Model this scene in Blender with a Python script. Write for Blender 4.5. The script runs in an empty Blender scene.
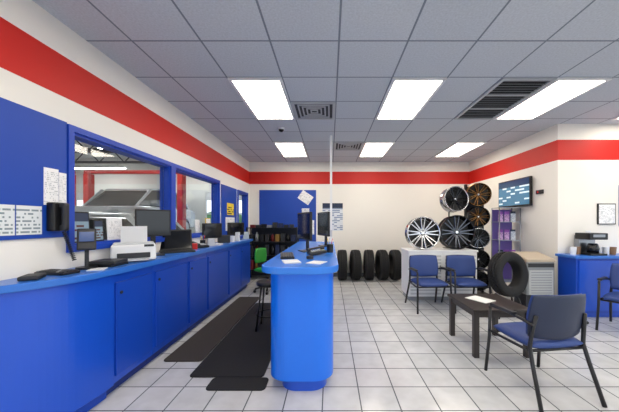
import bpy, bmesh, math, random
from mathutils import Vector, Matrix, Euler
random.seed(7)
scn=bpy.context.scene
scn.view_settings.view_transform='Standard'
scn.view_settings.exposure=.48
COL=scn.collection
def lin(h):
    h=h.lstrip('#'); r=[int(h[i:i+2],16)/255 for i in (0,2,4)]
    return tuple((c/12.92 if c<=.04045 else ((c+.055)/1.055)**2.4) for c in r)+(1,)
MC={}
def mat(name,hexc,rough=.5,metal=0,emit=0,noise=0,nscale=20,bump=0,coat=0):
    if name in MC: return MC[name]
    m=bpy.data.materials.new(name); m.use_nodes=True
    nt=m.node_tree; b=nt.nodes['Principled BSDF']
    c=lin(hexc)
    b.inputs['Base Color'].default_value=c
    b.inputs['Roughness'].default_value=rough
    b.inputs['Metallic'].default_value=metal
    if coat: b.inputs['Coat Weight'].default_value=coat
    if emit:
        b.inputs['Emission Color'].default_value=c; b.inputs['Emission Strength'].default_value=emit
    if noise or bump:
        tc=nt.nodes.new('ShaderNodeTexCoord'); n=nt.nodes.new('ShaderNodeTexNoise')
        n.inputs['Scale'].default_value=nscale; n.inputs['Detail'].default_value=5
        nt.links.new(tc.outputs['Object'],n.inputs['Vector'])
        if noise:
            r=nt.nodes.new('ShaderNodeMapRange'); r.inputs['To Min'].default_value=1-noise; r.inputs['To Max'].default_value=1+noise
            nt.links.new(n.outputs['Fac'],r.inputs['Value'])
            v=nt.nodes.new('ShaderNodeVectorMath'); v.operation='SCALE'; v.inputs[0].default_value=c[:3]
            nt.links.new(r.outputs['Result'],v.inputs['Scale']); nt.links.new(v.outputs[0],b.inputs['Base Color'])
        if bump:
            bp=nt.nodes.new('ShaderNodeBump'); bp.inputs['Strength'].default_value=bump; bp.inputs['Distance'].default_value=.003
            nt.links.new(n.outputs['Fac'],bp.inputs['Height']); nt.links.new(bp.outputs[0],b.inputs['Normal'])
    MC[name]=m; return m
def wallmat(name,base='#f4f1ea',stripe=True):
    m=bpy.data.materials.new(name); m.use_nodes=True; nt=m.node_tree; b=nt.nodes['Principled BSDF']
    b.inputs['Roughness'].default_value=.55
    g=nt.nodes.new('ShaderNodeNewGeometry'); s=nt.nodes.new('ShaderNodeSeparateXYZ'); nt.links.new(g.outputs['Position'],s.inputs[0])
    a=nt.nodes.new('ShaderNodeMath'); a.operation='GREATER_THAN'; a.inputs[1].default_value=2.46
    c=nt.nodes.new('ShaderNodeMath'); c.operation='LESS_THAN'; c.inputs[1].default_value=2.79
    p=nt.nodes.new('ShaderNodeMath'); p.operation='MULTIPLY'
    nt.links.new(s.outputs['Z'],a.inputs[0]); nt.links.new(s.outputs['Z'],c.inputs[0])
    nt.links.new(a.outputs[0],p.inputs[0]); nt.links.new(c.outputs[0],p.inputs[1])
    mx=nt.nodes.new('ShaderNodeMix'); mx.data_type='RGBA'
    mx.inputs[6].default_value=lin(base); mx.inputs[7].default_value=lin('#cf1c10')
    nt.links.new(p.outputs[0],mx.inputs[0]); nt.links.new(mx.outputs[2],b.inputs['Base Color'])
    n=nt.nodes.new('ShaderNodeTexNoise'); n.inputs['Scale'].default_value=120
    nt.links.new(g.outputs['Position'],n.inputs['Vector'])
    bp=nt.nodes.new('ShaderNodeBump'); bp.inputs['Strength'].default_value=.08; bp.inputs['Distance'].default_value=.002
    nt.links.new(n.outputs['Fac'],bp.inputs['Height']); nt.links.new(bp.outputs[0],b.inputs['Normal'])
    return m
def tilemat(name,c1,c2,mort,size,msize,off,rough,speck=0,bumpd=.3):
    m=bpy.data.materials.new(name); m.use_nodes=True; nt=m.node_tree; b=nt.nodes['Principled BSDF']
    g=nt.nodes.new('ShaderNodeNewGeometry'); mp=nt.nodes.new('ShaderNodeVectorMath'); mp.operation='ADD'
    mp.inputs[1].default_value=off+(0,) ; nt.links.new(g.outputs['Position'],mp.inputs[0])
    k=nt.nodes.new('ShaderNodeTexBrick'); k.offset=0; k.squash=1
    k.inputs['Scale'].default_value=1; k.inputs['Brick Width'].default_value=size; k.inputs['Row Height'].default_value=size
    k.inputs['Mortar Size'].default_value=msize; k.inputs['Mortar Smooth'].default_value=.1
    k.inputs['Color1'].default_value=lin(c1); k.inputs['Color2'].default_value=lin(c2); k.inputs['Mortar'].default_value=lin(mort)
    nt.links.new(mp.outputs[0],k.inputs['Vector'])
    n=nt.nodes.new('ShaderNodeTexNoise'); n.inputs['Scale'].default_value=(60 if speck else 6); n.inputs['Detail'].default_value=6
    nt.links.new(g.outputs['Position'],n.inputs['Vector'])
    r=nt.nodes.new('ShaderNodeMapRange'); r.inputs['From Min'].default_value=.3; r.inputs['From Max'].default_value=.7
    r.inputs['To Min'].default_value=.88; r.inputs['To Max'].default_value=1.06
    nt.links.new(n.outputs['Fac'],r.inputs['Value'])
    v=nt.nodes.new('ShaderNodeVectorMath'); v.operation='SCALE'
    nt.links.new(k.outputs['Color'],v.inputs[0]); nt.links.new(r.outputs['Result'],v.inputs['Scale'])
    nt.links.new(v.outputs[0],b.inputs['Base Color'])
    b.inputs['Roughness'].default_value=rough
    bp=nt.nodes.new('ShaderNodeBump'); bp.invert=True; bp.inputs['Strength'].default_value=bumpd; bp.inputs['Distance'].default_value=.004
    nt.links.new(k.outputs['Fac'],bp.inputs['Height']); nt.links.new(bp.outputs[0],b.inputs['Normal'])
    return m
def papermat(name,base='#f4f5f6',ink='#30343c',rows=22,head='#f4f5f6',hfrac=.0,cols=30,dens=.5,emit=0):
    """printed sheet: rows of broken ink lines, optional coloured heading band"""
    if name in MC: return MC[name]
    m=bpy.data.materials.new(name); m.use_nodes=True; nt=m.node_tree; b=nt.nodes['Principled BSDF']
    tc=nt.nodes.new('ShaderNodeTexCoord'); s=nt.nodes.new('ShaderNodeSeparateXYZ'); nt.links.new(tc.outputs['Generated'],s.inputs[0])
    def M(op,a,bv):
        q=nt.nodes.new('ShaderNodeMath'); q.operation=op
        for i,x in enumerate((a,bv)):
            if isinstance(x,(int,float)): q.inputs[i].default_value=x
            else: nt.links.new(x,q.inputs[i])
        return q.outputs[0]
    u=M('ADD',s.outputs['X'],s.outputs['Y'])
    zr=M('MULTIPLY',s.outputs['Z'],rows)
    line=M('GREATER_THAN',M('FRACT',zr,0),.5)
    wn=nt.nodes.new('ShaderNodeTexWhiteNoise'); wn.noise_dimensions='2D'
    cb=nt.nodes.new('ShaderNodeCombineXYZ')
    nt.links.new(M('FLOOR',M('MULTIPLY',u,cols),0),cb.inputs[0]); nt.links.new(M('FLOOR',zr,0),cb.inputs[1])
    nt.links.new(cb.outputs[0],wn.inputs['Vector'])
    ink_f=M('MULTIPLY',line,M('LESS_THAN',wn.outputs['Value'],dens))
    ink_f=M('MULTIPLY',ink_f,M('LESS_THAN',s.outputs['Z'],.9))
    mx=nt.nodes.new('ShaderNodeMix'); mx.data_type='RGBA'; mx.inputs[6].default_value=lin(base); mx.inputs[7].default_value=lin(ink)
    nt.links.new(ink_f,mx.inputs[0])
    m2=nt.nodes.new('ShaderNodeMix'); m2.data_type='RGBA'; m2.inputs[7].default_value=lin(head)
    nt.links.new(mx.outputs[2],m2.inputs[6]); nt.links.new(M('GREATER_THAN',s.outputs['Z'],1-hfrac),m2.inputs[0])
    nt.links.new(m2.outputs[2],b.inputs['Base Color']); b.inputs['Roughness'].default_value=.6
    if emit:
        nt.links.new(m2.outputs[2],b.inputs['Emission Color']); b.inputs['Emission Strength'].default_value=emit; b.inputs['Roughness'].default_value=.15
    MC[name]=m; return m

class G:
    def __init__(s): s.bm=bmesh.new(); s.mats=[]
    def mi(s,m):
        if m not in s.mats: s.mats.append(m)
        return s.mats.index(m)
    def add(s,bm,m,M=None,smooth=False):
        i=s.mi(m)
        if M is not None: bmesh.ops.transform(bm,matrix=M,verts=bm.verts)
        bmesh.ops.recalc_face_normals(bm,faces=bm.faces)
        for f in bm.faces: f.material_index=i; f.smooth=smooth
        me=bpy.data.meshes.new('t'); bm.to_mesh(me); bm.free(); s.bm.from_mesh(me); bpy.data.meshes.remove(me)
        return s
    def box(s,c,d,m,bev=0,rot=(0,0,0),seg=2):
        bm=bmesh.new(); bmesh.ops.create_cube(bm,size=1); bmesh.ops.scale(bm,vec=d,verts=bm.verts)
        if bev: bmesh.ops.bevel(bm,geom=list(bm.edges),offset=bev,segments=seg,profile=.5,affect='EDGES')
        return s.add(bm,m,Matrix.Translation(c)@Euler(rot).to_matrix().to_4x4())
    def b2(s,a,b,m,bev=0):
        return s.box([(a[i]+b[i])/2 for i in range(3)],[abs(b[i]-a[i]) for i in range(3)],m,bev)
    def cyl(s,c,r,h,m,axis='Z',seg=24,r2=None,bev=0,rot=None):
        bm=bmesh.new(); bmesh.ops.create_cone(bm,cap_ends=True,segments=seg,radius1=r,radius2=r if r2 is None else r2,depth=h)
        if bev:
            e=[e for e in bm.edges if all(abs(abs(v.co.z)-h/2)<1e-5 for v in e.verts)]
            bmesh.ops.bevel(bm,geom=e,offset=bev,segments=2,affect='EDGES',profile=.5)
        R={'Z':Matrix(),'X':Matrix.Rotation(math.pi/2,4,'Y'),'Y':Matrix.Rotation(math.pi/2,4,'X')}[axis]
        if rot: R=Euler(rot).to_matrix().to_4x4()@R
        s.add(bm,m,Matrix.Translation(c)@R)
        return s
    def tube(s,pts,r,m,seg=10,r2=None):
        pts=[Vector(p) for p in pts]; bm=bmesh.new(); rings=[]; up=None
        for i,p in enumerate(pts):
            if i==0: d=pts[1]-p
            elif i==len(pts)-1: d=p-pts[-2]
            else: d=(pts[i+1]-p).normalized()+(p-pts[i-1]).normalized()
            d.normalize()
            if up is None:
                up=Vector((0,0,1)) if abs(d.z)<.9 else Vector((1,0,0))
            x=d.cross(up).normalized(); y=x.cross(d).normalized(); up=y
            rr=r if r2 is None else r+(r2-r)*i/(len(pts)-1)
            rings.append([bm.verts.new(p+x*rr*math.cos(2*math.pi*k/seg)+y*rr*math.sin(2*math.pi*k/seg)) for k in range(seg)])
        for a,b in zip(rings,rings[1:]):
            for k in range(seg): bm.faces.new((a[k],a[(k+1)%seg],b[(k+1)%seg],b[k]))
        bm.faces.new(rings[0]); bm.faces.new(rings[-1][::-1])
        return s.add(bm,m,None,True)
    def prism(s,pts,z0,z1,m,bev=0,M=None):
        bm=bmesh.new(); vs=[bm.verts.new((p[0],p[1],z0)) for p in pts]; f=bm.faces.new(vs)
        r=bmesh.ops.extrude_face_region(bm,geom=[f]); 
        for v in r['geom']:
            if isinstance(v,bmesh.types.BMVert): v.co.z=z1
        if bev:
            e=[e for e in bm.edges if abs(e.verts[0].co.z-e.verts[1].co.z)<1e-6]
            bmesh.ops.bevel(bm,geom=e,offset=bev,segments=3,affect='EDGES',profile=.5)
        return s.add(bm,m,M)
    def lathe(s,prof,m,seg=48,M=None,closed=False,smooth=True):
        """prof: (r,h) pairs, axis local Z"""
        bm=bmesh.new(); rings=[]
        for r,h in prof: rings.append([bm.verts.new((r*math.cos(2*math.pi*k/seg),r*math.sin(2*math.pi*k/seg),h)) for k in range(seg)])
        pr=list(zip(rings,rings[1:]))
        if closed: pr.append((rings[-1],rings[0]))
        for a,b in pr:
            for k in range(seg): bm.faces.new((a[k],a[(k+1)%seg],b[(k+1)%seg],b[k]))
        if not closed:
            if prof[0][0]>1e-4: bm.faces.new(rings[0])
            if prof[-1][0]>1e-4: bm.faces.new(rings[-1])
            bmesh.ops.remove_doubles(bm,verts=bm.verts,dist=1e-5)
        return s.add(bm,m,M,smooth)
    def sphere(s,c,r,m,sc=(1,1,1)):
        bm=bmesh.new(); bmesh.ops.create_uvsphere(bm,u_segments=20,v_segments=12,radius=r)
        return s.add(bm,m,Matrix.Translation(c)@Matrix.Diagonal(sc+(1,)),True)
    def pad(s,w,h,t,curve,m,M,k=.35,n=14):
        bm=bmesh.new(); F=[];B=[]
        for j in range(n+1):
            fr=[];br=[]
            for i in range(n+1):
                u=math.sin((2*i/n-1)*math.pi/2); v=math.sin((2*j/n-1)*math.pi/2)
                x=w/2*u*math.sqrt(1-k*v*v/2); z=h/2*v*math.sqrt(1-k*u*u/2)
                pf=((1-abs(u)**6)*(1-abs(v)**6))**.5
                y=curve*u*u
                fr.append(bm.verts.new((x,y-t/2*pf,z))); br.append(bm.verts.new((x,y+t/2*pf,z)))
            F.append(fr);B.append(br)
        for A in (F,B):
            for j in range(n):
                for i in range(n): bm.faces.new((A[j][i],A[j][i+1],A[j+1][i+1],A[j+1][i]))
        bmesh.ops.remove_doubles(bm,verts=bm.verts,dist=1e-5)
        return s.add(bm,m,M,True)
    def obj(s,name,parent=None,loc=(0,0,0),rot=(0,0,0),label=None,cat=None,kind=None,group=None):
        me=bpy.data.meshes.new(name); s.bm.to_mesh(me); s.bm.free()
        for m in s.mats: me.materials.append(m)
        o=bpy.data.objects.new(name,me); COL.objects.link(o); o.location=loc; o.rotation_euler=rot
        if parent: o.parent=parent
        if label: o['label']=label
        if cat: o['category']=cat
        if kind: o['kind']=kind
        if group: o['group']=group
        return o
def thing(name,label,cat,loc=(0,0,0),rot=(0,0,0),group=None):
    o=bpy.data.objects.new(name,None); COL.objects.link(o); o.location=loc; o.rotation_euler=rot; o.empty_display_size=.1
    o['label']=label; o['category']=cat
    if group: o['group']=group
    return o
def dup(o,loc,rot=None,label=None):
    n=o.copy(); COL.objects.link(n); n.location=loc
    if rot is not None: n.rotation_euler=rot
    if label: n['label']=label
    def rec(a,b):
        for c in a.children:
            d=c.copy(); COL.objects.link(d); d.parent=b; rec(c,d)
    rec(o,n); return n
T=Matrix.Translation
def R(a,ax): return Matrix.Rotation(a,4,ax)

# ---------------- materials
WALL=wallmat('white_wall_red_stripe')
BLUE=mat('blue_laminate','#1450c8',.32,noise=.05,nscale=3,coat=.2)
BLUE_D=mat('blue_door','#1147b8',.36,noise=.05,nscale=3)
BLUE_T=mat('blue_countertop','#2f6fcb',.28,noise=.05,nscale=40)
BLUE_I=mat('bright_blue_laminate','#0c6ee8',.3,coat=.2)
BLUE_P=mat('blue_panel','#0b44ac',.5,noise=.04,nscale=5)
BLUE_F=mat('blue_frame','#1546b8',.4)
BLACK=mat('black_plastic','#0d0e11',.4)
DARK=mat('dark_grey_plastic','#26282d',.5)
GREY=mat('grey_plastic','#8b8f95',.5)
LGREY=mat('light_grey_plastic','#c9ccd0',.45)
WHITE=mat('white_plastic','#eceef0',.4)
CHROME=mat('chrome','#d8dadd',.12,1)
STEEL=mat('brushed_steel','#9a9da2',.35,1)
RUBBER=mat('black_rubber','#101113',.75,noise=.2,nscale=40,bump=.3)
MATB=mat('black_mat_rubber','#17171a',.85,noise=.25,nscale=60,bump=.5)
MATG=mat('dark_brown_grey_mat','#37322f',.9,noise=.3,nscale=90,bump=.6)
FAB=mat('blue_vinyl','#26407f',.5,noise=.12,nscale=150,bump=.15)
CHB=mat('chair_black_frame','#16171c',.4)
SHELL=mat('chair_navy_shell','#1b2743',.45)
SCREEN=mat('dark_screen','#0a0c12',.08)
RED=mat('red_paint','#c8201a',.4)
GREEN=mat('green_plastic','#1f8a2c',.5)
YEL=mat('yellow_plastic','#e7c321',.5)
LAMP=mat('light_diffuser','#fff5e4',.5,emit=7.5)
GLAMP=mat('garage_lamp','#ffffff',.5,emit=26)

# ---------------- room
H=3.05; YB=7.33; XL=-2.15; XR=3.71; YA=4.48; XE=6.6; YF=-2.6
CEIL=tilemat('ceiling_tiles','#ccd2da','#c5ccd5','#7d8694',.61,.009,(1.14,-3.04+6.1),.9,speck=1,bumpd=.2)
FLOOR=tilemat('floor_tiles','#cfd0d1','#c5c7c9','#65686c',.305,.0055,(.06,.02),.17)
G().b2((XL-.15,YF-.1,-.1),(XE+.1,YB+.12,0),FLOOR).obj('floor',kind='structure')
G().b2((XL-.15,YF-.1,H),(XE+.1,YB+.12,H+.1),CEIL).obj('ceiling',kind='structure')
G().b2((XL-.12,YB,0),(XR+.12,YB+.12,H),WALL).obj('wall_back',kind='structure')
g=G(); g.b2((XR,YA,0),(XR+.12,YB,H),WALL); g.obj('wall_right',kind='structure')
G().b2((XR+.12,YA,0),(XE,YA+.12,H),WALL).obj('wall_alcove',kind='structure')
# left wall with 3 window openings
wins=[(2.29,3.69,1.25,2.2),(3.79,5.28,1.25,2.2),(6.42,7.1,1.1,2.15)]
g=G(); y=YF
for (a,b,z0,z1) in wins:
    g.b2((XL-.12,y,0),(XL,a,H),WALL); g.b2((XL-.12,a,0),(XL,b,z0),WALL); g.b2((XL-.12,a,z1),(XL,b,H),WALL); y=b
g.b2((XL-.12,y,0),(XL,YB,H),WALL); g.obj('wall_left',kind='structure')
glass=bpy.data.materials.new('window_glass'); glass.use_nodes=True; nt=glass.node_tree
nt.nodes.remove(nt.nodes['Principled BSDF']); tr=nt.nodes.new('ShaderNodeBsdfTransparent'); tr.inputs[0].default_value=(.95,.97,.97,1)
gl=nt.nodes.new('ShaderNodeBsdfGlossy'); gl.inputs['Roughness'].default_value=.02; ms=nt.nodes.new('ShaderNodeMixShader'); ms.inputs[0].default_value=.06
nt.links.new(tr.outputs[0],ms.inputs[1]); nt.links.new(gl.outputs[0],ms.inputs[2]); nt.links.new(ms.outputs[0],nt.nodes['Material Output'].inputs[0])
for i,(a,b,z0,z1) in enumerate(wins):
    g=G(); f=.05
    for (p,q) in (((a-f,z0-f),(b+f,z0)),((a-f,z1),(b+f,z1+f)),((a-f,z0),(a,z1)),((b,z0),(b+f,z1))):
        g.b2((XL+.001,p[0],p[1]),(XL+.025,q[0],q[1]),BLUE_F)
    for (p,q) in (((a,z0),(b,z0+.02)),((a,z1-.02),(b,z1)),((a,z0+.02),(a+.02,z1-.02)),((b-.02,z0+.02),(b,z1-.02))):
        g.b2((XL-.12,p[0],p[1]),(XL+.001,q[0],q[1]),BLUE_F)
    g.b2((XL-.075,a+.02,z0+.02),(XL-.07,b-.02,z1-.02),glass)
    g.obj('window_%d'%(i+1),kind='structure')
# front (storefront) and far right wall with big openings
g=G(); g.b2((XL,YF-.1,0),(XE,YF,.5),WALL); g.b2((XL,YF-.1,2.6),(XE,YF,H),WALL)
for x in (XL,0,2.2,4.4,XE-.15): g.b2((x,YF-.1,.5),(x+.12,YF,2.6),WALL)
g.obj('wall_front',kind='structure')
g=G(); g.b2((XE,YF,0),(XE+.1,YA+.12,.5),WALL); g.b2((XE,YF,2.6),(XE+.1,YA+.12,H),WALL)
for y in (YF,-.3,2,YA-.1): g.b2((XE,y,.5),(XE+.1,y+.12,2.6),WALL)
g.obj('wall_east',kind='structure')
BB=mat('dark_baseboard','#6b7078',.6)
G().b2((XL,YB-.012,0),(XR,YB,.1),BB).obj('baseboard_back',kind='structure')
G().b2((XR-.012,YA,0),(XR,YB-.012,.1),BB).obj('baseboard_right',kind='structure')
G().b2((XR-.012,YA-.012,0),(XE,YA,.1),BB).obj('baseboard_alcove',kind='structure')
# outside ground
GR=mat('asphalt','#77797c',.9,noise=.1,nscale=3)
G().b2((-30,-30,-.25),(30,40,-.12),GR).obj('ground',kind='structure')

# ---------------- garage beyond the windows
GW=mat('garage_wall','#d9dad4',.8,noise=.06,nscale=2); GC=mat('garage_ceiling','#cfd2d3',.8,noise=.1,nscale=2)
GF=mat('garage_floor','#a2a4a5',.5,noise=.12,nscale=2); TR=mat('truss_steel','#33363a',.6)
GX0,GX1,GY0,GY1,GH=-12.5,XL-.13,-.5,11.5,4.1
G().b2((GX0,GY0,-.1),(GX1-.03,GY1,0),GF).obj('floor_garage',kind='structure')
G().b2((GX0,GY0,GH),(GX1,GY1,GH+.1),GC).obj('ceiling_garage',kind='structure')
drs=[(-11.9,-9.4),(-8.5,-6.1),(-5.2,-3.0)]
g=G(); g.b2((GX0,GY1,0),(drs[0][0],GY1+.12,GH),GW)
x=drs[0][0]
for a,b in drs:
    if a>x: g.b2((x,GY1,0),(a,GY1+.12,2.7),GW)
    x=b
g.b2((x,GY1,0),(GX1,GY1+.12,2.7),GW); g.b2((drs[0][0],GY1,2.7),(GX1,GY1+.12,GH),GW)
g.obj('wall_garage_back',kind='structure')
# sectional doors with window rows
DRM=mat('overhead_door_white','#d9dcdd',.5)
for i,(a,b) in enumerate(drs):
    g=G()
    for k,z in enumerate((2.35,)): g.b2((a,GY1+.02,z+.01),(b,GY1+.07,z+.34),DRM)
    n=4; w_=(b-a)/n
    for k in range(n+1): g.b2((a+k*w_-.03 if k else a,GY1+.03,0),(a+k*w_+.03 if k<n else b,GY1+.06,2.36),DRM)
    for z in (0,.58,1.17,1.76): g.b2((a,GY1+.035,z),(b,GY1+.055,z+.06),DRM)
    g.obj('door_%d'%(i+1),kind='structure')
G().b2((GX0-.12,GY0,0),(GX0,GY1,GH),GW).obj('wall_garage_side',kind='structure')
G().b2((GX0,GY0-.12,0),(GX1,GY0,GH),GW).obj('wall_garage_front',kind='structure')
G().b2((GX1,YB+.12,0),(GX1+.1,GY1,GH),GW).obj('wall_garage_east',kind='structure')
G().b2((GX1,YF,H+.1),(GX1+.1,YB+.12,GH),GW).obj('wall_garage_upper',kind='structure')
tr0=None
for k,y in enumerate([2.4,3.9,5.4,6.9,8.4,9.9]):
    if tr0 is None:
        g=G(); g.box((0,0,.5),(9.9,.08,.07),TR); g.box((0,0,0.04),(9.9,.08,.07),TR)
        n=22
        for i in range(n):
            xa=-4.95+9.9*i/n; xb=xa+9.9/n
            g.tube([(xa,0,.04 if i%2 else .5),(xb,0,.5 if i%2 else .04)],.018,TR,6)
        tr0=g.obj('roof_truss',loc=(-7.4,y,GH-.54),label='dark steel web roof truss spanning the garage ceiling',cat='roof truss',group='garage roof trusses')
    else: dup(tr0,(-7.4,y,GH-.54))
l0=None
for y in (1.6,4.6,7.6,10.5):
    for x in (-9,-5.2):
        if l0 is None:
            l0=thing('strip_light','long white fluorescent strip light under garage roof','ceiling light',(x,y,GH-.62),group='garage strip lights')
            G().box((0,0,.045),(2.4,.14,.05),WHITE).obj('housing',l0); G().box((0,0,.01),(2.36,.1,.02),GLAMP).obj('tube',l0)
            for s in (-.9,.9): G().tube([(s,0,.07),(s,0,.62)],.006,STEEL,6).obj('hanger',l0)
        else: dup(l0,(x,y,GH-.62))
def lift(x,y,h=.9):
    t=thing('vehicle_lift','red two-post vehicle lift standing on garage floor','vehicle lift',(x,y,0),group='vehicle lifts')
    for s in (-1,1):
        G().box((s*1.5,0,1.5),(.18,.24,3.0),RED,.02).obj('post',t); G().box((s*1.5,0,.012),(.5,.5,.024),DARK).obj('base_plate',t)
        g=G(); g.box((s*1.15,.35,h),(.12,.9,.1),BLACK,0,(0,0,s*.6)); g.box((s*1.15,-.35,h),(.12,.9,.1),BLACK,0,(0,0,-s*.6)); g.box((s*1.33,0,h),(.1,.3,.35),DARK); g.obj('lift_arm',t)
    G().box((0,0,3.06),(3.2,.16,.1),RED).obj('crossbeam',t)
lift(-6.3,8.9,1.15); lift(-9.9,8.9,.15)
def car(loc,rz,paint,label):
    t=thing('car',label,'car',loc,(0,0,rz))
    Mx=R(math.pi/2,'X')
    low=[(-2.2,.35),(-2.25,.7),(-2.1,.92),(-1.0,1.0),(1.9,1.02),(2.2,.9),(2.25,.4),(2.1,.3),(-2.0,.28)]
    cab=[(-1.05,.99),(-.35,1.5),(.2,1.56),(1.4,1.53),(1.95,1.01)]
    G().prism(low,-.88,.88,paint,.06,Mx).obj('body',t)
    G().prism(cab,-.74,.74,SCREEN,.05,Mx).obj('glass',t)
    G().prism([(-.4,1.5),(.2,1.57),(1.42,1.54),(1.38,1.6),(.2,1.63),(-.3,1.57)],-.7,.7,paint,.02,Mx).obj('roof',t)
    for s in (-1,1):
        G().prism([(-1.08,.98),(-1.0,.98),(-.32,1.52),(-.42,1.54)],s*.745-.02,s*.745+.02,paint,0,Mx).prism([(1.96,.98),(1.86,.98),(1.34,1.54),(1.44,1.56)],s*.745-.02,s*.745+.02,paint,0,Mx).obj('pillar',t)
    for x in (-1.4,1.4):
        for y in (-.8,.8): G().cyl((x,y,.33),.33,.2,RUBBER,'Y',32,bev=.03).cyl((x,y*1.13,.33),.2,.03,STEEL,'Y',24).obj('wheel',t)
    for y in (-.6,.6): G().box((-2.22,y,.72),(.06,.3,.12),WHITE,.02).obj('headlight',t)
car((-4.9,5.3,0),.1,mat('white_car_paint','#e6e8ea',.2,coat=.5),'white car parked on garage floor')
car((-6.3,8.9,.92),math.pi/2,mat('silver_car_paint','#b4b8bd',.25,.4),'silver car raised on red vehicle lift')
HG=mat('hedge_leaves','#3f6433',.8,noise=.4,nscale=2)
g=G()
for i in range(26):
    g.sphere((-26+i*1.2+random.random()*.3,33+random.random(),.4+random.random()*.8),1.2+random.random()*.8,HG)
g.obj('hedge',label='green leafy hedge outside the garage doors',cat='hedge',kind='stuff')

# ---------------- ceiling fixtures
lt=None
for (yy) in (3.04,5.48,.60,-1.84):
    for xx in (-1.14,.69,2.52,4.35):
        if xx>4 and yy>3.5: continue
        c=(xx+.305,yy+.61,H)
        if lt is None:
            lt=thing('ceiling_light','white recessed rectangular fluorescent troffer in tiled ceiling','ceiling light',c,group='fluorescent ceiling troffers')
            g=G()
            for p,q in (((-.3,-.605),(.3,-.57)),((-.3,.57),(.3,.605)),((-.3,-.57),(-.265,.57)),((.265,-.57),(.3,.57))):
                g.b2((p[0],p[1],-.02),(q[0],q[1],0),WHITE)
            g.obj('frame',lt); G().b2((-.265,-.57,-.014),(.265,.57,-.004),LAMP).obj('diffuser',lt)
        else: dup(lt,c)
VG=mat('vent_grey','#b4b9bf',.5); VD=mat('vent_dark','#3b3e44',.7)
def diffuser(x,y,w=.6):
    t=thing('ceiling_vent','square grey louvered air diffuser in ceiling','vent',(x,y,H),group='square ceiling diffusers')
    g=G(); h=w/2
    for p,q in (((-h,-h),(h,-h+.04)),((-h,h-.04),(h,h)),((-h,-h+.04),(-h+.04,h-.04)),((h-.04,-h+.04),(h,h-.04))): g.b2((p[0],p[1],-.02),(q[0],q[1],0),VG)
    g.obj('frame',t)
    G().b2((-h+.04,-h+.04,-.004),(h-.04,h-.04,0),VD).obj('back_plate',t)
    g=G()
    for k,r in enumerate((.22,.165,.11,.055)):
        for p,q in (((-r,-r),(r,-r+.02)),((-r,r-.02),(r,r)),((-r,-r+.02),(-r+.02,r-.02)),((r-.02,-r+.02),(r,r-.02))): g.b2((p[0],p[1],-.018),(q[0],q[1],-.006),VG)
    g.obj('louvers',t)
diffuser(-.225,3.955); diffuser(.385,5.785)
t=thing('return_air_grille','large rectangular ceiling return grille with dark slats','vent',(2.215,3.65,H))
g=G()
for p,q in (((-.3,-.605),(.3,-.57)),((-.3,.57),(.3,.605)),((-.3,-.57),(-.265,.57)),((.265,-.57),(.3,.57)),((-.265,-.21),(.265,-.19)),((-.265,.19),(.265,.21))): g.b2((p[0],p[1],-.02),(q[0],q[1],0),VG)
g.obj('frame',t); G().b2((-.265,-.57,-.003),(.265,.57,0),mat('grille_black','#1b1c20',.8)).obj('back_plate',t)
g=G()
for i in range(19):
    y=-.54+i*.06
    if abs(abs(y)-.2)<.015: continue
    g.box((0,y,-.011),(.53,.022,.006),mat('slat_grey','#7e8186',.5),0,(.5,0,0))
g.obj('slats',t)
t=thing('security_camera','small white dome security camera on ceiling','security camera',(-.83,4.68,H))
G().cyl((0,0,-.015),.06,.03,WHITE).obj('mount',t); G().sphere((0,0,-.03),.045,SCREEN,(1,1,.9)).obj('dome',t)

# ---------------- left counter
ztop=1.07
def qa(rx,ry): return [( -2.145+rx*math.cos(a), 2.27-ry*math.sin(a)) for a in [i*math.pi/2/24 for i in range(25)]]
G().prism([(-2.145,6.25),(-1.745,6.25)]+qa(.40,.72),ztop-.05,ztop,BLUE_T,.008).obj('countertop',label='long blue laminate countertop with rounded end along windows',cat='countertop')
t=thing('counter_end_cabinet','rounded blue laminate end cabinet of the service counter','cabinet',(0,0,0))
G().prism([(-2.145,2.27)]+qa(.36,.69),.1,ztop-.051,BLUE,.004).obj('body',t)
G().prism([(-2.145,2.27)]+qa(.30,.62),0,.1,BLUE_D).obj('plinth',t)
ys=[2.275,2.80,3.48,4.02,4.86,6.2]
for i,(a,b) in enumerate(zip(ys,ys[1:])):
    t=thing('base_cabinet','blue laminate base cabinet under long countertop','cabinet',(-1.97,(a+b)/2,0),group='blue base cabinets')
    w=b-a-.004
    g=G(); g.box((0,0,(.1+ztop-.051)/2),(.33,w,ztop-.151),BLUE); g.obj('body',t)
    G().box((-.03,0,.05),(.27,w,.1),mat('toe_kick','#0a2a78',.5)).obj('plinth',t)
    nd=2 if w>1 else 1
    for k in range(nd):
        dw=(w-.04)/nd-.015; yc=-w/2+.02+((w-.04)/nd)*(k+.5)
        d=G().box((.174,yc,.55),(.018,dw,.78),BLUE_D,.003).obj('door',t)
        G().cyl((.186,yc-dw/2+.05,.85),.014,.008,DARK,'X',16).obj('finger_pull',d)
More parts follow.
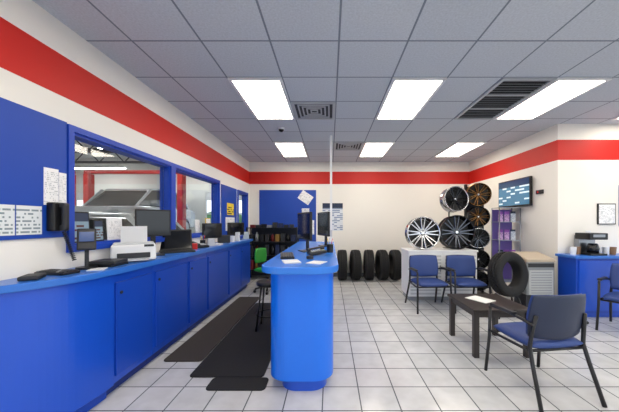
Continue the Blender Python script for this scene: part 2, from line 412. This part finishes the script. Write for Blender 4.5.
# ---------------- island
def rrect(x0,y0,x1,y1,r,rb=.02,n=10):
    pts=[]
    for cx,cy,a0,rr in ((x0+r,y0+r,math.pi,r),(x1-r,y0+r,1.5*math.pi,r),(x1-rb,y1-rb,0,rb),(x0+rb,y1-rb,.5*math.pi,rb)):
        for i in range(n+1):
            a=a0+i*math.pi/2/n; pts.append((cx+rr*math.cos(a),cy+rr*math.sin(a)))
    return pts
t=thing('island_counter','bright blue freestanding service island with rounded end','counter',(0,0,0))
G().prism(rrect(-.60,2.24,.075,5.25,.2),1.02,1.08,mat('island_top_blue','#2f7ade',.25),.01).obj('countertop',t)
G().prism(rrect(-.53,2.31,.03,5.2,.17),.11,1.02,BLUE_I).obj('body',t)
G().prism(rrect(-.43,2.36,-.03,5.12,.14),0,.11,BLUE).obj('plinth',t)
g=G()
g.box((-.225,5.201+.0,.6),(.3,.006,.5),BLUE_D); g.obj('access_panel',t)
# power pole
t=thing('power_pole','slim white square power pole from ceiling to island','pole',(.02,5.1,1.08))
G().b2((-.02,-.02,0),(.02,.02,H-1.08),WHITE).obj('shaft',t); G().b2((-.035,-.035,0),(.035,.035,.02),WHITE).obj('base_plate',t)
G().b2((-.018,-.024,.1),(.018,-.02,.22),LGREY).obj('outlet',t)

# ---------------- mats
def rug(x0,y0,x1,y1,m,label):
    G().prism(rrect(x0,y0,x1,y1,.04,.04,4),0.0,.012,m,.004).obj('floor_mat',label=label,cat='mat')
rug(-1.74,2.85,-1.33,5.3,MATG,'long dark brown runner mat beside blue counter')
rug(-1.32,2.56,-.62,4.9,MATB,'black rubber anti-fatigue mat between counter and island')
rug(-1.08,2.36,-.56,2.55,MATB,'small black rubber mat next to island end')

# ---------------- monitors etc
def monitor(loc,rz,w=.44,h=.28,label='black flat monitor on island counter',elev=.12,tilt=0,scr=None):
    t=thing('monitor',label,'monitor',loc,(0,0,rz))
    G().box((0,0,elev+h/2),(w,.03,h),BLACK,.006,(tilt,0,0)).obj('bezel',t)
    G().box((0,-.0158,elev+h/2),(w-.03,.002,h-.035),scr or SCREEN,0,(tilt,0,0)).obj('screen',t)
    g=G(); g.box((0,.04,elev*.5+.05),(.05,.03,elev+.1),BLACK,.004); g.box((0,.022,elev+.1),(.09,.03,.09),BLACK,.004); g.obj('stand',t)
    G().box((0,.03,.006),(.22,.16,.012),BLACK,.004).obj('base',t)
monitor((-.32,3.45,1.08),math.radians(-66),.50,.34,'black flat monitor facing the staff side of island',.15)
monitor((-.10,4.2,1.08),math.radians(-70),.52,.36,'second black monitor further along island',.16)
def keyboard(loc,rz,label):
    t=thing('keyboard',label,'keyboard',loc,(0,0,rz))
    G().box((0,0,.01),(.42,.14,.02),BLACK,.004).obj('base',t)
    g=G()
    for r in range(5):
        for c in range(16): g.box((-.195+.026*c,-.05+.025*r,.023),(.02,.019,.006),DARK)
    k=g.obj('keys',t); k['kind']='stuff'
keyboard((-.46,2.95,1.08),math.radians(-80),'black keyboard on island counter')
def paper(loc,w,d,rz,label,m,n=1,name='paper_sheet'):
    G().box((0,0,.0015*n),(w,d,.003*n),m).obj(name,loc=loc,rot=(0,0,rz),label=label,cat='paper')
PW=mat('white_paper','#d8dbde',.7)
paper((-.36,2.55,1.08),.15,.2,.3,'white paper sheets on island counter',PW,3)
paper((-.12,2.5,1.08),.14,.16,-.4,'folded white paper on island edge',PW,2)
G().cyl((0,0,.015),.035,.03,DARK).obj('tape_roll',loc=(-.2,2.75,1.08),label='small dark tape roll on island counter',cat='tape')
def pens(loc,label,m=BLACK):
    t=thing('pen_cup',label,'pen cup',loc)
    G().cyl((0,0,.05),.038,.1,m).obj('cup',t)
    for k,c in enumerate((RED,BLUE,YEL,WHITE)):
        a=k*1.6; G().tube([(.015*math.cos(a),.015*math.sin(a),.101),(.032*math.cos(a),.032*math.sin(a),.17)],.004,c,6).obj('pen',t)
pens((.0,3.35,1.08),'black cup of pens on island counter')
def deskphone(loc,rz,label):
    t=thing('desk_phone',label,'telephone',loc,(0,0,rz))
    G().box((0,0,.03),(.2,.19,.03),BLACK,.006,(.15,0,0)).obj('base',t)
    g=G(); g.box((-.065,0,.07),(.04,.2,.022),DARK,.008,(.15,0,0)); g.box((-.065,-.08,.052),(.045,.045,.03),DARK,.008); g.box((-.065,.08,.07),(.045,.045,.03),DARK,.008); g.obj('handset',t)
    g=G()
    for i in range(3):
        for j in range(4): g.box((.0+.03*i,-.06+.025*j,.045+.004*j),(.018,.014,.008),LGREY)
    g.obj('keypad',t); G().box((.03,.06,.056),(.09,.03,.006),mat('lcd','#7d8b7a',.3),0,(.15,0,0)).obj('display',t)
deskphone((-.15,3.1,1.08),-1.3,'black desk phone on island counter')

# left wall blue board and papers
G().b2((XL,.6,1.33),(XL+.015,2.235,2.26),BLUE_P,.003).obj('notice_board',label='large blue notice board on white wall',cat='board')
def wallpaper_l(y0,y1,z0,z1,m,label,name='notice',off=.015):
    G().b2((XL+off,y0,z0),(XL+off+.004,y1,z1),m).obj(name,label=label,cat='notice')
P1=papermat('print_chart','#eef1f2','#6b7680',9,'#eef1f2',0,14,.45)
P2=papermat('print_letter','#f4f5f6','#bcc0c5',20,'#f4f5f6',0,20,.35)
P3=papermat('print_poster','#dfe5ee','#6d84ad',16,'#22304f',.18,7,.6)
P4=papermat('print_yellow','#f0d23a','#222222',6,'#f0d23a',0,6,.5)
P5=papermat('print_grid','#e3e8ea','#87969d',8,'#e3e8ea',0,14,.6)
for k in range(3):
    wallpaper_l(1.52+k*.175,1.52+k*.175+.165,1.36,1.565,P5,'printed white chart card pinned to blue board','notice')
wallpaper_l(2.05,2.16,1.58,1.86,P2,'white printed notice sheet pinned to blue board')
wallpaper_l(2.165,2.225,1.6,1.84,P2,'narrow white notice sheet pinned to blue board')
# wall phone
t=thing('wall_phone','black wall telephone with coiled cord on white wall','telephone',(XL+.016,2.13,1.38))
G().box((.03,0,.11),(.06,.13,.22),BLACK,.01).obj('body',t)
g=G(); g.box((.085,0,.11),(.03,.045,.2),DARK,.01); g.box((.075,0,.195),(.045,.05,.045),DARK,.012); g.box((.075,0,.025),(.045,.05,.045),DARK,.012); g.obj('handset',t)
pts=[(.075+.012*math.cos(a*.9),.012*math.sin(a*.9)+.0008*a,0-.0022*a) for a in range(0,110)]
G().tube(pts,.004,BLACK,6).obj('cord',t)
# card terminal / tablet on stand
t=thing('payment_terminal','dark card payment terminal on a stand on counter','payment terminal',(-1.98,2.24,ztop),(0,0,.7))
G().cyl((0,0,.008),.07,.016,BLACK).obj('base',t); G().cyl((0,0,.1),.014,.17,DARK).obj('stand',t)
G().box((0,-.01,.24),(.12,.035,.18),DARK,.01,(-.35,0,0)).obj('body',t)
G().box((0,-.032,.262),(.09,.006,.08),mat('lcd_glow','#3a4d78',.15,emit=.3),0,(-.35,0,0)).obj('screen',t)
g=G(); g.box((0,-.014,.18),(.08,.03,.05),LGREY,.004,(-.35,0,0)); g.obj('keypad',t)
# keyboard on counter end
t=thing('keyboard','black keyboard lying on rounded counter end','keyboard',(-2.0,2.02,ztop),(0,0,-.12))
G().box((0,0,.01),(.24,.12,.02),BLACK,.004).obj('base',t)
g=G()
for r in range(4):
    for c in range(10): g.box((-.105+.0235*c,-.04+.026*r,.023),(.019,.02,.006),GREY if (r+c)%7==0 else DARK)
g.obj('keys',t)['kind']='stuff'
G().box((0,0,.015),(.1,.14,.03),DARK,.01).obj('card_reader',loc=(-1.98,1.83,ztop),rot=(0,0,.5),label='small dark card reader on rounded counter end',cat='card reader')
for k,(yy,cc) in enumerate(((2.4,BLACK),(2.4,DARK))):
    G().box((0,0,.0125),(.2,.2,.025),cc,.003).obj('binder',loc=(-1.93,yy,ztop+.025*k),rot=(0,0,.15*k),label='thin black binder stacked on blue counter',cat='binder',group='stacked binders on counter')
paper((-1.86,2.2,ztop),.1,.13,.4,'small white slip on blue counter',PW,2)
# sill items
def frame_s(y,w,h,m,label,fr=BLACK):
    t=thing('picture_frame',label,'picture frame',(XL-.035,y,1.27),(0,-.06,0))
    G().box((0,0,h/2),(.012,w,h),fr,.002).obj('frame',t); G().box((.0068,0,h/2),(.002,w-.024,h-.024),m).obj('picture',t)
PH=papermat('photo_print','#8aa4b4','#5a2f2a',7,'#33405a',.3,6,.5)
frame_s(2.42,.17,.27,PH,'small black framed colour picture on window sill')
frame_s(2.80,.19,.22,P2,'small white printed sign standing on window sill',WHITE)
frame_s(2.60,.11,.2,PH,'narrow dark framed picture on window sill')
frame_s(4.55,.15,.22,P2,'small white printed sign near window corner',WHITE)
frame_s(4.95,.2,.25,P2,'white framed certificate standing on window sill',YEL)
frame_s(3.3,.16,.2,PH,'small framed photo standing behind monitor',DARK)
monitor((-1.99,3.1,ztop),math.radians(38),.34,.30,'black flat monitor on blue service counter',.22)
# printer
t=thing('printer','white compact printer on blue service counter','printer',(-1.95,2.74,ztop),(0,0,math.radians(35)))
G().box((0,0,.085),(.36,.26,.15),WHITE,.015).obj('body',t); G().box((0,.02,.168),(.33,.2,.02),LGREY,.006).obj('lid',t)
G().box((0,-.125,.06),(.26,.04,.05),DARK,.003).obj('paper_slot',t); G().box((0,-.15,.02),(.24,.1,.012),LGREY,.003).obj('output_tray',t)
G().box((-.0,0,.005),(.3,.2,.01),GREY).obj('foot',t); G().box((.12,-.12,.15),(.08,.03,.02),DARK).obj('control_panel',t)
G().box((0,.08,.25),(.22,.006,.18),PW,0,(-.3,0,0)).obj('paper_feed',t)
# laptop
t=thing('laptop','open black laptop on blue service counter','laptop',(-1.93,3.48,ztop),(0,0,math.radians(35)))
G().box((0,0,.012),(.38,.25,.024),BLACK,.004).obj('base',t)
G().box((0,-.0,.0255),(.33,.12,.003),DARK).obj('keyboard',t)
G().box((0,.165,.15),(.38,.014,.27),BLACK,.004,(-.28,0,0)).obj('lid',t)
G().box((0,.1565,.15),(.35,.002,.23),SCREEN,0,(-.28,0,0)).obj('screen',t)
G().box((0,0,.04),(.14,.1,.08),RED,.004).obj('small_box',loc=(-1.93,3.84,ztop),rot=(0,0,.4),label='small red box on blue service counter',cat='box')
deskphone((-1.93,4.08,ztop),.9,'black desk phone on blue service counter')
pens((-1.98,4.28,ztop),'dark pen cup on blue service counter')
G().box((0,0,.06),(.1,.08,.12),LGREY,.006).obj('label_printer',loc=(-1.88,4.35,ztop),rot=(0,0,.5),label='small light grey label printer on blue counter',cat='printer')
paper((-1.90,4.55,ztop),.2,.2,.1,'white paper stack on blue counter',PW,8)
monitor((-2.02,4.72,ztop),math.radians(55),.36,.26,'dark monitor beside papers on service counter',.1)
G().box((0,0,.07),(.2,.16,.14),DARK,.01).obj('receipt_printer',loc=(-1.95,5.05,ztop),rot=(0,0,.5),label='small dark receipt printer on blue counter',cat='printer')
G().cyl((0,0,.055),.04,.11,WHITE,r2=.045).obj('paper_cup',loc=(-1.88,5.3,ztop),label='white paper cup on blue counter',cat='cup')
G().box((0,0,.05),(.18,.2,.1),GREY,.006).obj('document_tray',loc=(-1.97,5.52,ztop),label='grey document tray on blue counter',cat='tray')
G().box((0,0,.09),(.07,.07,.18),PW,.004).obj('paper_dispenser',loc=(-1.82,5.42,ztop),label='small white dispenser box on blue counter',cat='box')
monitor((-2.0,5.85,ztop),math.radians(50),.38,.27,'dark monitor at far end of service counter',.1)
G().box((0,0,.08),(.12,.09,.16),mat('tissue','#c8d4dc',.7),.006).obj('tissue_box',loc=(-1.87,6.12,ztop),rot=(0,0,.3),label='pale tissue box on blue counter',cat='box')
# wall panel between window 2 and 3
G().b2((XL,5.42,1.12),(XL+.015,6.3,2.2),BLUE_P,.003).obj('wall_panel',label='blue panel mounted on white wall by windows',cat='board')
wallpaper_l(5.7,6.1,1.6,1.85,P4,'yellow printed notice on blue wall panel','poster')
wallpaper_l(5.62,6.15,1.27,1.55,P2,'white printed notice on blue wall panel','poster')
# ---------------- back wall
G().b2((-1.88,YB-.015,.55),(-.37,YB,2.3),BLUE_P,.003).obj('wall_panel',label='large blue board on back wall above rack',cat='board')
G().box((0,0,0),(.34,.004,.26),P2,0,(0,math.radians(35),0)).obj('poster',loc=(-.65,YB-.018,2.1),label='tilted white printed sheet on blue board',cat='notice')
G().b2((0,0,0),(.2,.004,.26),P1).obj('notice',loc=(-.75,YB-.02,1.55),label='small printed notice on blue board',cat='notice')
G().b2((-.2,YB-.006,1.22),(.34,YB,1.95),P3).obj('poster',label='printed poster with dark heading on white wall',cat='poster')
G().b2((-.66,YB-.02,1.12),(-.42,YB-.015,1.5),P2).obj('price_chart',label='white printed chart on blue board',cat='notice')
t=thing('display_rack','black shelving rack with boxes and bottles against blue board','rack',(-1.45,YB-.3,0))
for x in (-.62,.62):
    for y in (-.17,.17): G().box((x,y,.66),(.03,.03,1.32),BLACK).obj('upright',t)
for z in (.25,.6,.95,1.3): G().box((0,0,z),(1.2,.37,.02),BLACK).obj('shelf',t)
G().box((0,.18,.68),(1.2,.006,1.25),mat('rack_back','#121a2c',.6)).obj('back_panel',t)
cs=[DARK,BLACK,mat('maroon_box','#6d1a1c',.5),DARK,mat('navy_box','#16264f',.5),GREY,DARK,mat('ochre_box','#8a6a2a',.5),BLACK]
for z in (.26,.61,.96):
    for i in range(9):
        hh=.16+random.random()*.12; x=-1.45-.53+i*.132
        if i%3==1:
            g=G(); g.lathe([(.0001,0),(.045,0),(.045,hh*.7),(.018,hh*.85),(.018,hh),(.0001,hh)],cs[(i*5+int(z*10))%9],16)
            g.obj('bottle',loc=(x,YB-.36,z),label='small plastic fluid bottle on black rack shelf',cat='bottle',group='car care products on rack')
        else: G().box((0,0,hh/2),(.1,.14,hh),cs[(i*5+int(z*10))%9],.004).obj('product_box',loc=(x,YB-.36,z),label='small product box on black rack shelf',cat='box',group='car care products on rack')
for i in range(8): 
    hh=.06+random.random()*.08
    G().box((0,0,hh/2),(.11,.14,hh),cs[(i*4+2)%9],.004).obj('product_box',loc=(-1.95+i*.14,YB-.36,1.31),label='small product box on top of black rack',cat='box',group='car care products on rack')
# green chair and stool
t=thing('office_chair','green upholstered office chair on black base behind island','chair',(-1.30,5.75,0),(0,0,1.1))
G().cyl((0,0,.27),.025,.3,BLACK).obj('gas_post',t)
g=G()
for k in range(5):
    a=k*2*math.pi/5; g.tube([(0,0,.12),(.27*math.cos(a),.27*math.sin(a),.08)],.02,BLACK,8); g.sphere((.27*math.cos(a),.27*math.sin(a),.03),.03,BLACK)
g.obj('base',t)
G().pad(.44,.44,.09,0,GREEN,T((0,0,.46))@R(math.pi/2,'X')).obj('seat',t)
G().pad(.36,.32,.07,-.04,GREEN,T((0,.23,.74))).obj('backrest',t)
G().tube([(0,.05,.42),(0,.25,.42),(0,.28,.76)],.018,BLACK).obj('back_support',t)
t=thing('stool','black round stool with metal legs beside island','stool',(-.83,3.75,0))
G().cyl((0,0,.62),.17,.06,BLACK,bev=.02).obj('seat',t)
for k in range(4):
    a=math.pi/4+k*math.pi/2
    G().tube([(.12*math.cos(a),.12*math.sin(a),.59),(.2*math.cos(a),.2*math.sin(a),.014)],.012,BLACK,8).obj('leg',t)
g=G(); g.lathe([(.16,.2),(.175,.2),(.175,.215),(.16,.215)],BLACK,24,None,True); g.obj('foot_ring',t)

# ---------------- tires
def tire_obj(R0,w,name='tire',parent=None,**k):
    ri=R0*.6; h=w/2
    prof=[(ri,-h*.75),(ri+.02,-h*.85),(R0*.8,-h),(R0*.93,-h*.93),(R0*.985,-h*.75)]
    for gx in (-.4,0,.4):
        prof+= [(R0*.995,h*(gx-.12)),(R0*.965,h*(gx-.1)),(R0*.965,h*(gx+.1)),(R0*.995,h*(gx+.12))]
    prof+=[(R0*.985,h*.75),(R0*.93,h*.93),(R0*.8,h),(ri+.02,h*.85),(ri,h*.75),(ri-.005,h*.5),(ri-.005,-h*.5)]
    g=G(); g.lathe(prof,RUBBER,64,None,True)
    n=44
    for i in range(n):
        a=2*math.pi*i/n
        for gx in (-.62,-.2,.2,.62):
            bm=bmesh.new(); bmesh.ops.create_cube(bm,size=1); bmesh.ops.scale(bm,vec=(.016,R0*2*math.pi/n*.7,h*.27),verts=bm.verts)
            g.add(bm,RUBBER,R(a+(.03 if gx>0 else 0),'Z')@T((R0*.992-.004 - (.006 if abs(gx)>.5 else 0),0,h*gx))@R(.25 if gx>0 else -.25,'X'))
    return g.obj(name,parent,**k)
t0=None
for i,px in enumerate((342,355.2,368.4,381.4,394.4)):
    x=(px-330)/275*7.0
    l='black car tire standing upright against back wall'
    if t0 is None: t0=tire_obj(.375,.235,loc=(x,6.93,.375),rot=(0,math.pi/2,0),label=l,cat='tire',group='tires along back wall')
    else: dup(t0,(x,6.93,.375),(0,math.pi/2,(.05,-.05,.04,0)[i-1]))
# ---------------- wheels display
def wheel(loc,r,ns,mf,mr,label,rot=(0,0,0),double=True,w=.2):
    t=thing('alloy_wheel',label,'wheel',loc,rot,group='display wheels')
    M=R(math.pi/2,'X')  # axis local Z -> -Y
    h=w/2
    G().lathe([(r,h),(r-.012,h),(r*.93,h*.8),(r*.9,h*.3),(r*.86,-h*.6),(r*.9,-h),(r,-h),(r,-h*.8),(r*.93,-h*.5),(r*.93,h*.6),(r,h*.85)],mr,48,M,True).obj('rim',t)
    g=G()
    for i in range(ns):
        a=2*math.pi*i/ns
        for s in ((-1,1) if double else (0,)):
            bm=bmesh.new(); bmesh.ops.create_cube(bm,size=1)
            for v in bm.verts:
                out=v.co.x>0; wd=(.7 if out else 1.0)*r*(.10 if double else .2)
                v.co=Vector(((.14*r if not out else .93*r),v.co.y*wd+s*r*(.13 if out else .03),v.co.z*.03+(h*.25 if not out else h*.62)))
            bmesh.ops.bevel(bm,geom=list(bm.edges),offset=.004,segments=1,affect='EDGES')
            g.add(bm,mf,M@R(a,'Z'))
    g.obj('spokes',t)
    g=G(); g.lathe([(.0001,h*.5),(r*.12,h*.5),(r*.2,h*.35),(r*.2,-h*.2),(.0001,-h*.2)],mf,24,M)
    g.obj('hub',t)
    G().cyl((0,-h*.52,0),r*.075,.01,CHROME,'Y',16).obj('center_cap',t)
    g=G()
    for k in range(5):
        a=k*2*math.pi/5+.3; g.cyl((r*.14*math.cos(a),-h*.46,r*.14*math.sin(a)),.01,.02,BLACK,'Y',8)
    g.obj('lug_holes',t)
    G().cyl((0,h*.55,0),r*.86,.01,BLACK,'Y',40).obj('backing_disc',t)
SIL=mat('machined_aluminium','#c9cbce',.2,1); BLKW=mat('gloss_black_alloy','#1b1d22',.15,.5); BRZ=mat('bronze_alloy','#7c5a34',.25,.9); GUN=mat('gunmetal_alloy','#5c6068',.22,.9)
# cabinet under wheels
t=thing('display_cabinet','white slatted display cabinet holding alloy wheels','cabinet',(2.07,5.3,0))
G().box((0,0,.49),(1.26,.5,.82),WHITE,.006).obj('body',t); G().box((0,.02,.04),(1.2,.42,.08),GREY).obj('plinth',t)
G().box((0,0,.915),(1.29,.54,.03),WHITE,.006).obj('top',t)
for x in (-.315,.315):
    g=G(); g.box((x,-.257,.49),(.6,.012,.78),WHITE)
    for k in range(12): g.box((x,-.265,.14+k*.062),(.56,.006,.035),LGREY)
    d=g.obj('door',t); G().box((x+(.26 if x<0 else -.26),-.28,.6),(.012,.02,.12),STEEL,.002).obj('handle',d)
wheel((1.75,5.22,.93+.31),.305,8,SIL,CHROME,'polished silver multi-spoke alloy wheel on white cabinet',(-.08,0,0))
wheel((2.385,5.22,.93+.325),.32,8,GUN,BLKW,'large black alloy wheel with machined spokes on cabinet',(-.08,0,0))
t=thing('wheel_stand','slim black post stand holding an alloy wheel','display stand',(2.37,5.48,.93))
G().tube([(0,0,.01),(0,0,.95)],.015,BLACK).obj('post',t); G().box((0,0,.006),(.2,.12,.012),BLACK).obj('base',t); G().tube([(0,0,.95),(0,-.14,.95)],.015,BLACK).obj('peg',t)
wheel((2.37,5.26,1.88),.24,6,BLKW,SIL,'black and silver alloy wheel mounted on stand',(-.1,0,.1))
t=thing('wheel_tower','tall black steel tower displaying stacked alloy wheels','display stand',(2.96,5.66,0))
for s in (-.17,.17): G().box((s,0,1.12),(.04,.06,2.2),BLACK).obj('upright',t)
G().box((0,0,.01),(.42,.4,.02),BLACK).obj('base',t)
G().box((0,.02,1.13),(.3,.012,2.1),mat('rack_back','#121a2c',.6)).obj('back_panel',t)
zs=(.30,.72,1.14,1.56,2.0)
for z in zs: G().tube([(0,0,z),(0,-.1,z)],.015,BLACK).obj('peg',t)
for z,m,mr,l in zip(zs,(BLKW,BLKW,GUN,BRZ,BRZ),(BLKW,BLKW,SIL,BLKW,BRZ),('gloss black','gloss black','gunmetal and silver','bronze and black','bronze')):
    wheel((2.94,5.47,z),.2 if z<1.9 else .225,7,m,mr,l+' alloy wheel mounted on display tower',(.12,0,-.25),w=.16)
# display case with purple backing
t=thing('display_case','tall steel framed glass display case with purple backing','display case',(3.46,5.42,0),(0,0,-.1))
for x in (-.19,.19):
    for y in (-.15,.15): G().tube([(x,y,0),(x,y,1.73)],.011,STEEL,8).obj('upright',t)
for z in (.3,.7,1.1,1.45,1.725):
    g=G(); g.box((0,0,z),(.39,.31,.012),mat('shelf_glass_tint','#9aa6b8',.1))
    g.obj('shelf',t)
G().box((0,.14,1.0),(.37,.006,1.4),mat('purple_backing','#7a66bd',.5)).obj('back_panel',t)
PU=papermat('print_purple','#c9a6d8','#5b2f86',8,'#8a4fb0',.3,5,.5)
for z in (.706,1.106,1.456):
    for k in range(3):
        G().box((0,0,.1),(.085,.02,.2),[PU,P3,PU][(k+int(z*10))%3]).obj('brochure_pack',loc=(3.345+.115*k,5.40-.012*k,z),rot=(0,0,-.1),label='printed brochure pack standing in display case',cat='brochure',group='brochures in display case')
# ---------------- TV
t=thing('television','black flat-screen television with lit blue menu on wall','television',(XR-.05,5.47,1.76))
G().box((0,0,.26),(.05,.94,.54),BLACK,.008).obj('bezel',t); G().box((-.0255,0,.265),(.003,.9,.49),papermat('tv_picture','#42708f','#c8dce6',8,'#24405e',.25,7,.5,.45)).obj('screen',t)
G().box((.036,0,.26),(.024,.3,.3),DARK).obj('wall_bracket',t)
t=thing('thermostat','small dark thermostat with red light on wall','thermostat',(XR,4.85,1.98))
G().box((-.012,0,0),(.024,.16,.07),DARK,.004).obj('body',t); G().box((-.026,.03,0),(.004,.03,.03),RED).obj('indicator',t)
# ---------------- grey machine
t=thing('portable_air_conditioner','grey metal air conditioner cabinet with louvers by wall','appliance',(3.31,4.5,0))
BEI=mat('beige_lid','#b9ab98',.5); MGR=mat('grey_metal','#8f9396',.45,.3); MGL=mat('pale_grey_metal','#b9bcbe',.45,.2)
g=G(); g.box((0,0,.56),(.44,.36,.52),MGR,.015); g.obj('body',t)
g=G(); bm=bmesh.new(); bmesh.ops.create_cube(bm,size=1)
for v in bm.verts: v.co=Vector((v.co.x*.46,v.co.y*.38,.82 if v.co.z<0 else (.86 if v.co.y<0 else .95)))
bmesh.ops.bevel(bm,geom=list(bm.edges),offset=.008,segments=2,affect='EDGES'); g.add(bm,BEI); g.obj('lid',t)
g=G(); g.box((0,-.186,.50),(.38,.012,.38),MGL,.004)
for k in range(9): g.box((0,-.195,.34+k*.04),(.32,.008,.012),GREY)
g.obj('front_grille',t)
g=G()
for k in range(6): g.box((-.224,0,.4+k*.05),(.008,.26,.022),DARK)
g.obj('side_vent',t)
G().box((0,-.188,.77),(.4,.012,.06),DARK).obj('control_panel',t)
G().box((0,.02,.15),(.38,.28,.3),DARK).obj('base',t)
# tire on stand
t=thing('tire_stand','low black metal stand cradling a display tire','display stand',(2.72,4.22,0))
g=G()
for s in (-1,1):
    g.tube([(s*.2,-.12,.0),(s*.12,-.08,.3),(s*.12,.1,.33),(s*.2,.14,0)],.012,BLACK,8)
g.tube([(-.16,-.1,.15),(.16,-.1,.15)],.01,BLACK,8); g.tube([(-.16,.12,.15),(.16,.12,.15)],.01,BLACK,8); g.obj('frame',t)
tire_obj(.34,.2,loc=(2.73,4.22,.655),rot=(math.pi/2-.1,0,.35),label='black all-terrain display tire beside grey cabinet',cat='tire')
# ---------------- blue side counter + coffee
t=thing('side_counter','blue laminate refreshment counter against white wall','cabinet',(0.06,0,0))
G().b2((3.64,4.14,.08),(6.2,YA-.014,.9),BLUE_D).obj('body',t); G().b2((3.68,4.2,0),(6.2,YA-.014,.08),BLUE).obj('plinth',t)
G().b2((3.6,4.10,.9),(6.24,YA-.002,.94),BLUE_T,.006).obj('countertop',t)
for k in range(4):
    x=3.68+k*.63; d=G().b2((x,4.125,.12),(x+.6,4.139,.87),BLUE).obj('door',t); G().b2((x+.52,4.11,.7),(x+.535,4.125,.8),STEEL).obj('handle',d)
t=thing('coffee_maker','black and steel coffee maker on blue counter','coffee maker',(4.07,4.3,.94))
G().box((0,0,.015),(.26,.28,.03),BLACK,.006).obj('base',t); G().box((0,.1,.16),(.26,.09,.28),STEEL,.006).obj('back_column',t)
G().box((0,-.01,.29),(.28,.26,.1),BLACK,.01).obj('brew_head',t)
G().lathe([(.0001,.035),(.07,.035),(.08,.1),(.06,.17),(.05,.18),(.0001,.18)],SCREEN,24,T((0,-.04,0))).obj('carafe',t)
G().box((0,-.142,.3),(.18,.006,.04),STEEL).obj('control_panel',t)
for k,(x,y) in enumerate(((3.80,4.3),(3.9,4.34),(4.33,4.32),(4.42,4.3))):
    G().cyl((0,0,.06),.036,.12,(WHITE if k%2==0 else mat('brown_cup','#8c6b4f',.6)),r2=.044).obj('paper_cup',loc=(x,y,.94),label='stack of paper coffee cups on blue counter',cat='cup',group='coffee cups')
t=thing('framed_certificate','black framed printed certificate on white wall','picture frame',(4.49,YA,1.58))
G().box((0,-.01,0),(.29,.02,.34),BLACK,.003).obj('frame',t); G().box((0,-.021,0),(.26,.002,.31),P2).obj('picture',t)
G().b2((4.70,YA-.015,1.38),(5.2,YA,2.05),BLUE_P).obj('poster',label='blue poster board on white wall',cat='poster')
G().box((0,0,0),(.08,.012,.12),WHITE,.002).obj('light_switch',loc=(4.2,YA-.006,1.25),label='white light switch plate on wall',cat='switch')

# ---------------- chairs
def make_chair(loc,rz,label):
    t=thing('waiting_chair',label,'chair',loc,(0,0,rz),group='waiting room armchairs')
    G().pad(.50,.48,.085,0,FAB,T((0,-.01,.445))@R(math.pi/2,'X'),.25).obj('seat',t)
    Mb=T((0,.235,.68))@R(-.16,'X')
    g=G(); g.pad(.50,.37,.05,-.05,FAB,Mb@T((0,-.012,0)),.3); b=g.obj('backrest',t)
    G().pad(.515,.385,.03,-.05,SHELL,Mb@T((0,.014,0)),.3).obj('back_shell',b)
    for s in (-1,1):
        G().tube([(s*.285,-.27,.0),(s*.272,-.235,.35),(s*.27,-.225,.63)],.015,CHB).obj('leg',t)
        G().tube([(s*.275,.34,.0),(s*.255,.24,.30),(s*.245,.2,.44),(s*.235,.215,.58),(s*.22,.235,.7)],.016,CHB).obj('leg',t)
        g=G(); pts=[(s*.27,-.235,.63),(s*.275,-.2,.655),(s*.275,0,.66),(s*.265,.15,.645),(s*.245,.235,.62)]
        g.tube(pts,.013,CHB); g.box((s*.274,-.06,.672),(.052,.28,.024),CHB,.01); g.obj('armrest',t)
    g=G()
    g.tube([(-.272,-.21,.405),(.272,-.21,.405)],.012,CHB); g.tube([(-.25,.2,.405),(.25,.2,.405)],.012,CHB)
    for s in (-1,1): g.tube([(s*.272,-.22,.405),(s*.25,.2,.405)],.012,CHB)
    g.obj('seat_frame',t)
    return t
c0=make_chair((1.65,4.62,0),.06,'blue vinyl waiting chair with black frame facing room')
dup(c0,(2.28,4.62,0),(0,0,-.03))
dup(c0,(1.84,2.46,0),(0,0,math.pi+.12),'blue vinyl waiting chair with back turned beside low table')
dup(c0,(3.96,3.6,0),(0,0,-1.0),'blue vinyl waiting chair near the blue side counter')
# ---------------- table
TB=mat('dark_wood_table','#2b2422',.35,noise=.2,nscale=12)
t=thing('side_table','low square dark brown coffee table on tiled floor','table',(1.84,3.24,0))
G().box((0,0,.505),(.64,.66,.03),TB,.005).obj('tabletop',t)
g=G()
for s in (-1,1): g.box((s*.28,0,.46),(.02,.5,.06),TB); g.box((0,s*.29,.46),(.5,.02,.06),TB)
g.obj('apron',t)
for sx in (-1,1):
    for sy in (-1,1): G().box((sx*.275,sy*.285,.245),(.055,.055,.49),TB,.004).obj('leg',t)
G().box((0,0,.003),(.2,.26,.006),papermat('magazine_cover','#e6e8e6','#b0b4ba',5,'#e6e8e6',0,4,.4),0).obj('magazine',loc=(1.80,3.3,.52),rot=(0,0,.5),label='open white magazine lying on dark low table',cat='magazine')

# ---------------- world + camera
w=bpy.data.worlds.new('World'); scn.world=w; w.use_nodes=True
bg=w.node_tree.nodes['Background']; bg.inputs[0].default_value=(.84,.92,1,1); bg.inputs[1].default_value=1.6
cam=bpy.data.cameras.new('camera'); cam.lens=16; cam.sensor_width=36; cam.shift_x=-(330-309.5)/619; cam.shift_y=(222-206)/619
cam.clip_start=.02
co=bpy.data.objects.new('camera',cam); COL.objects.link(co); co.location=(0,0,1.45); co.rotation_euler=(math.pi/2,0,0); scn.camera=co
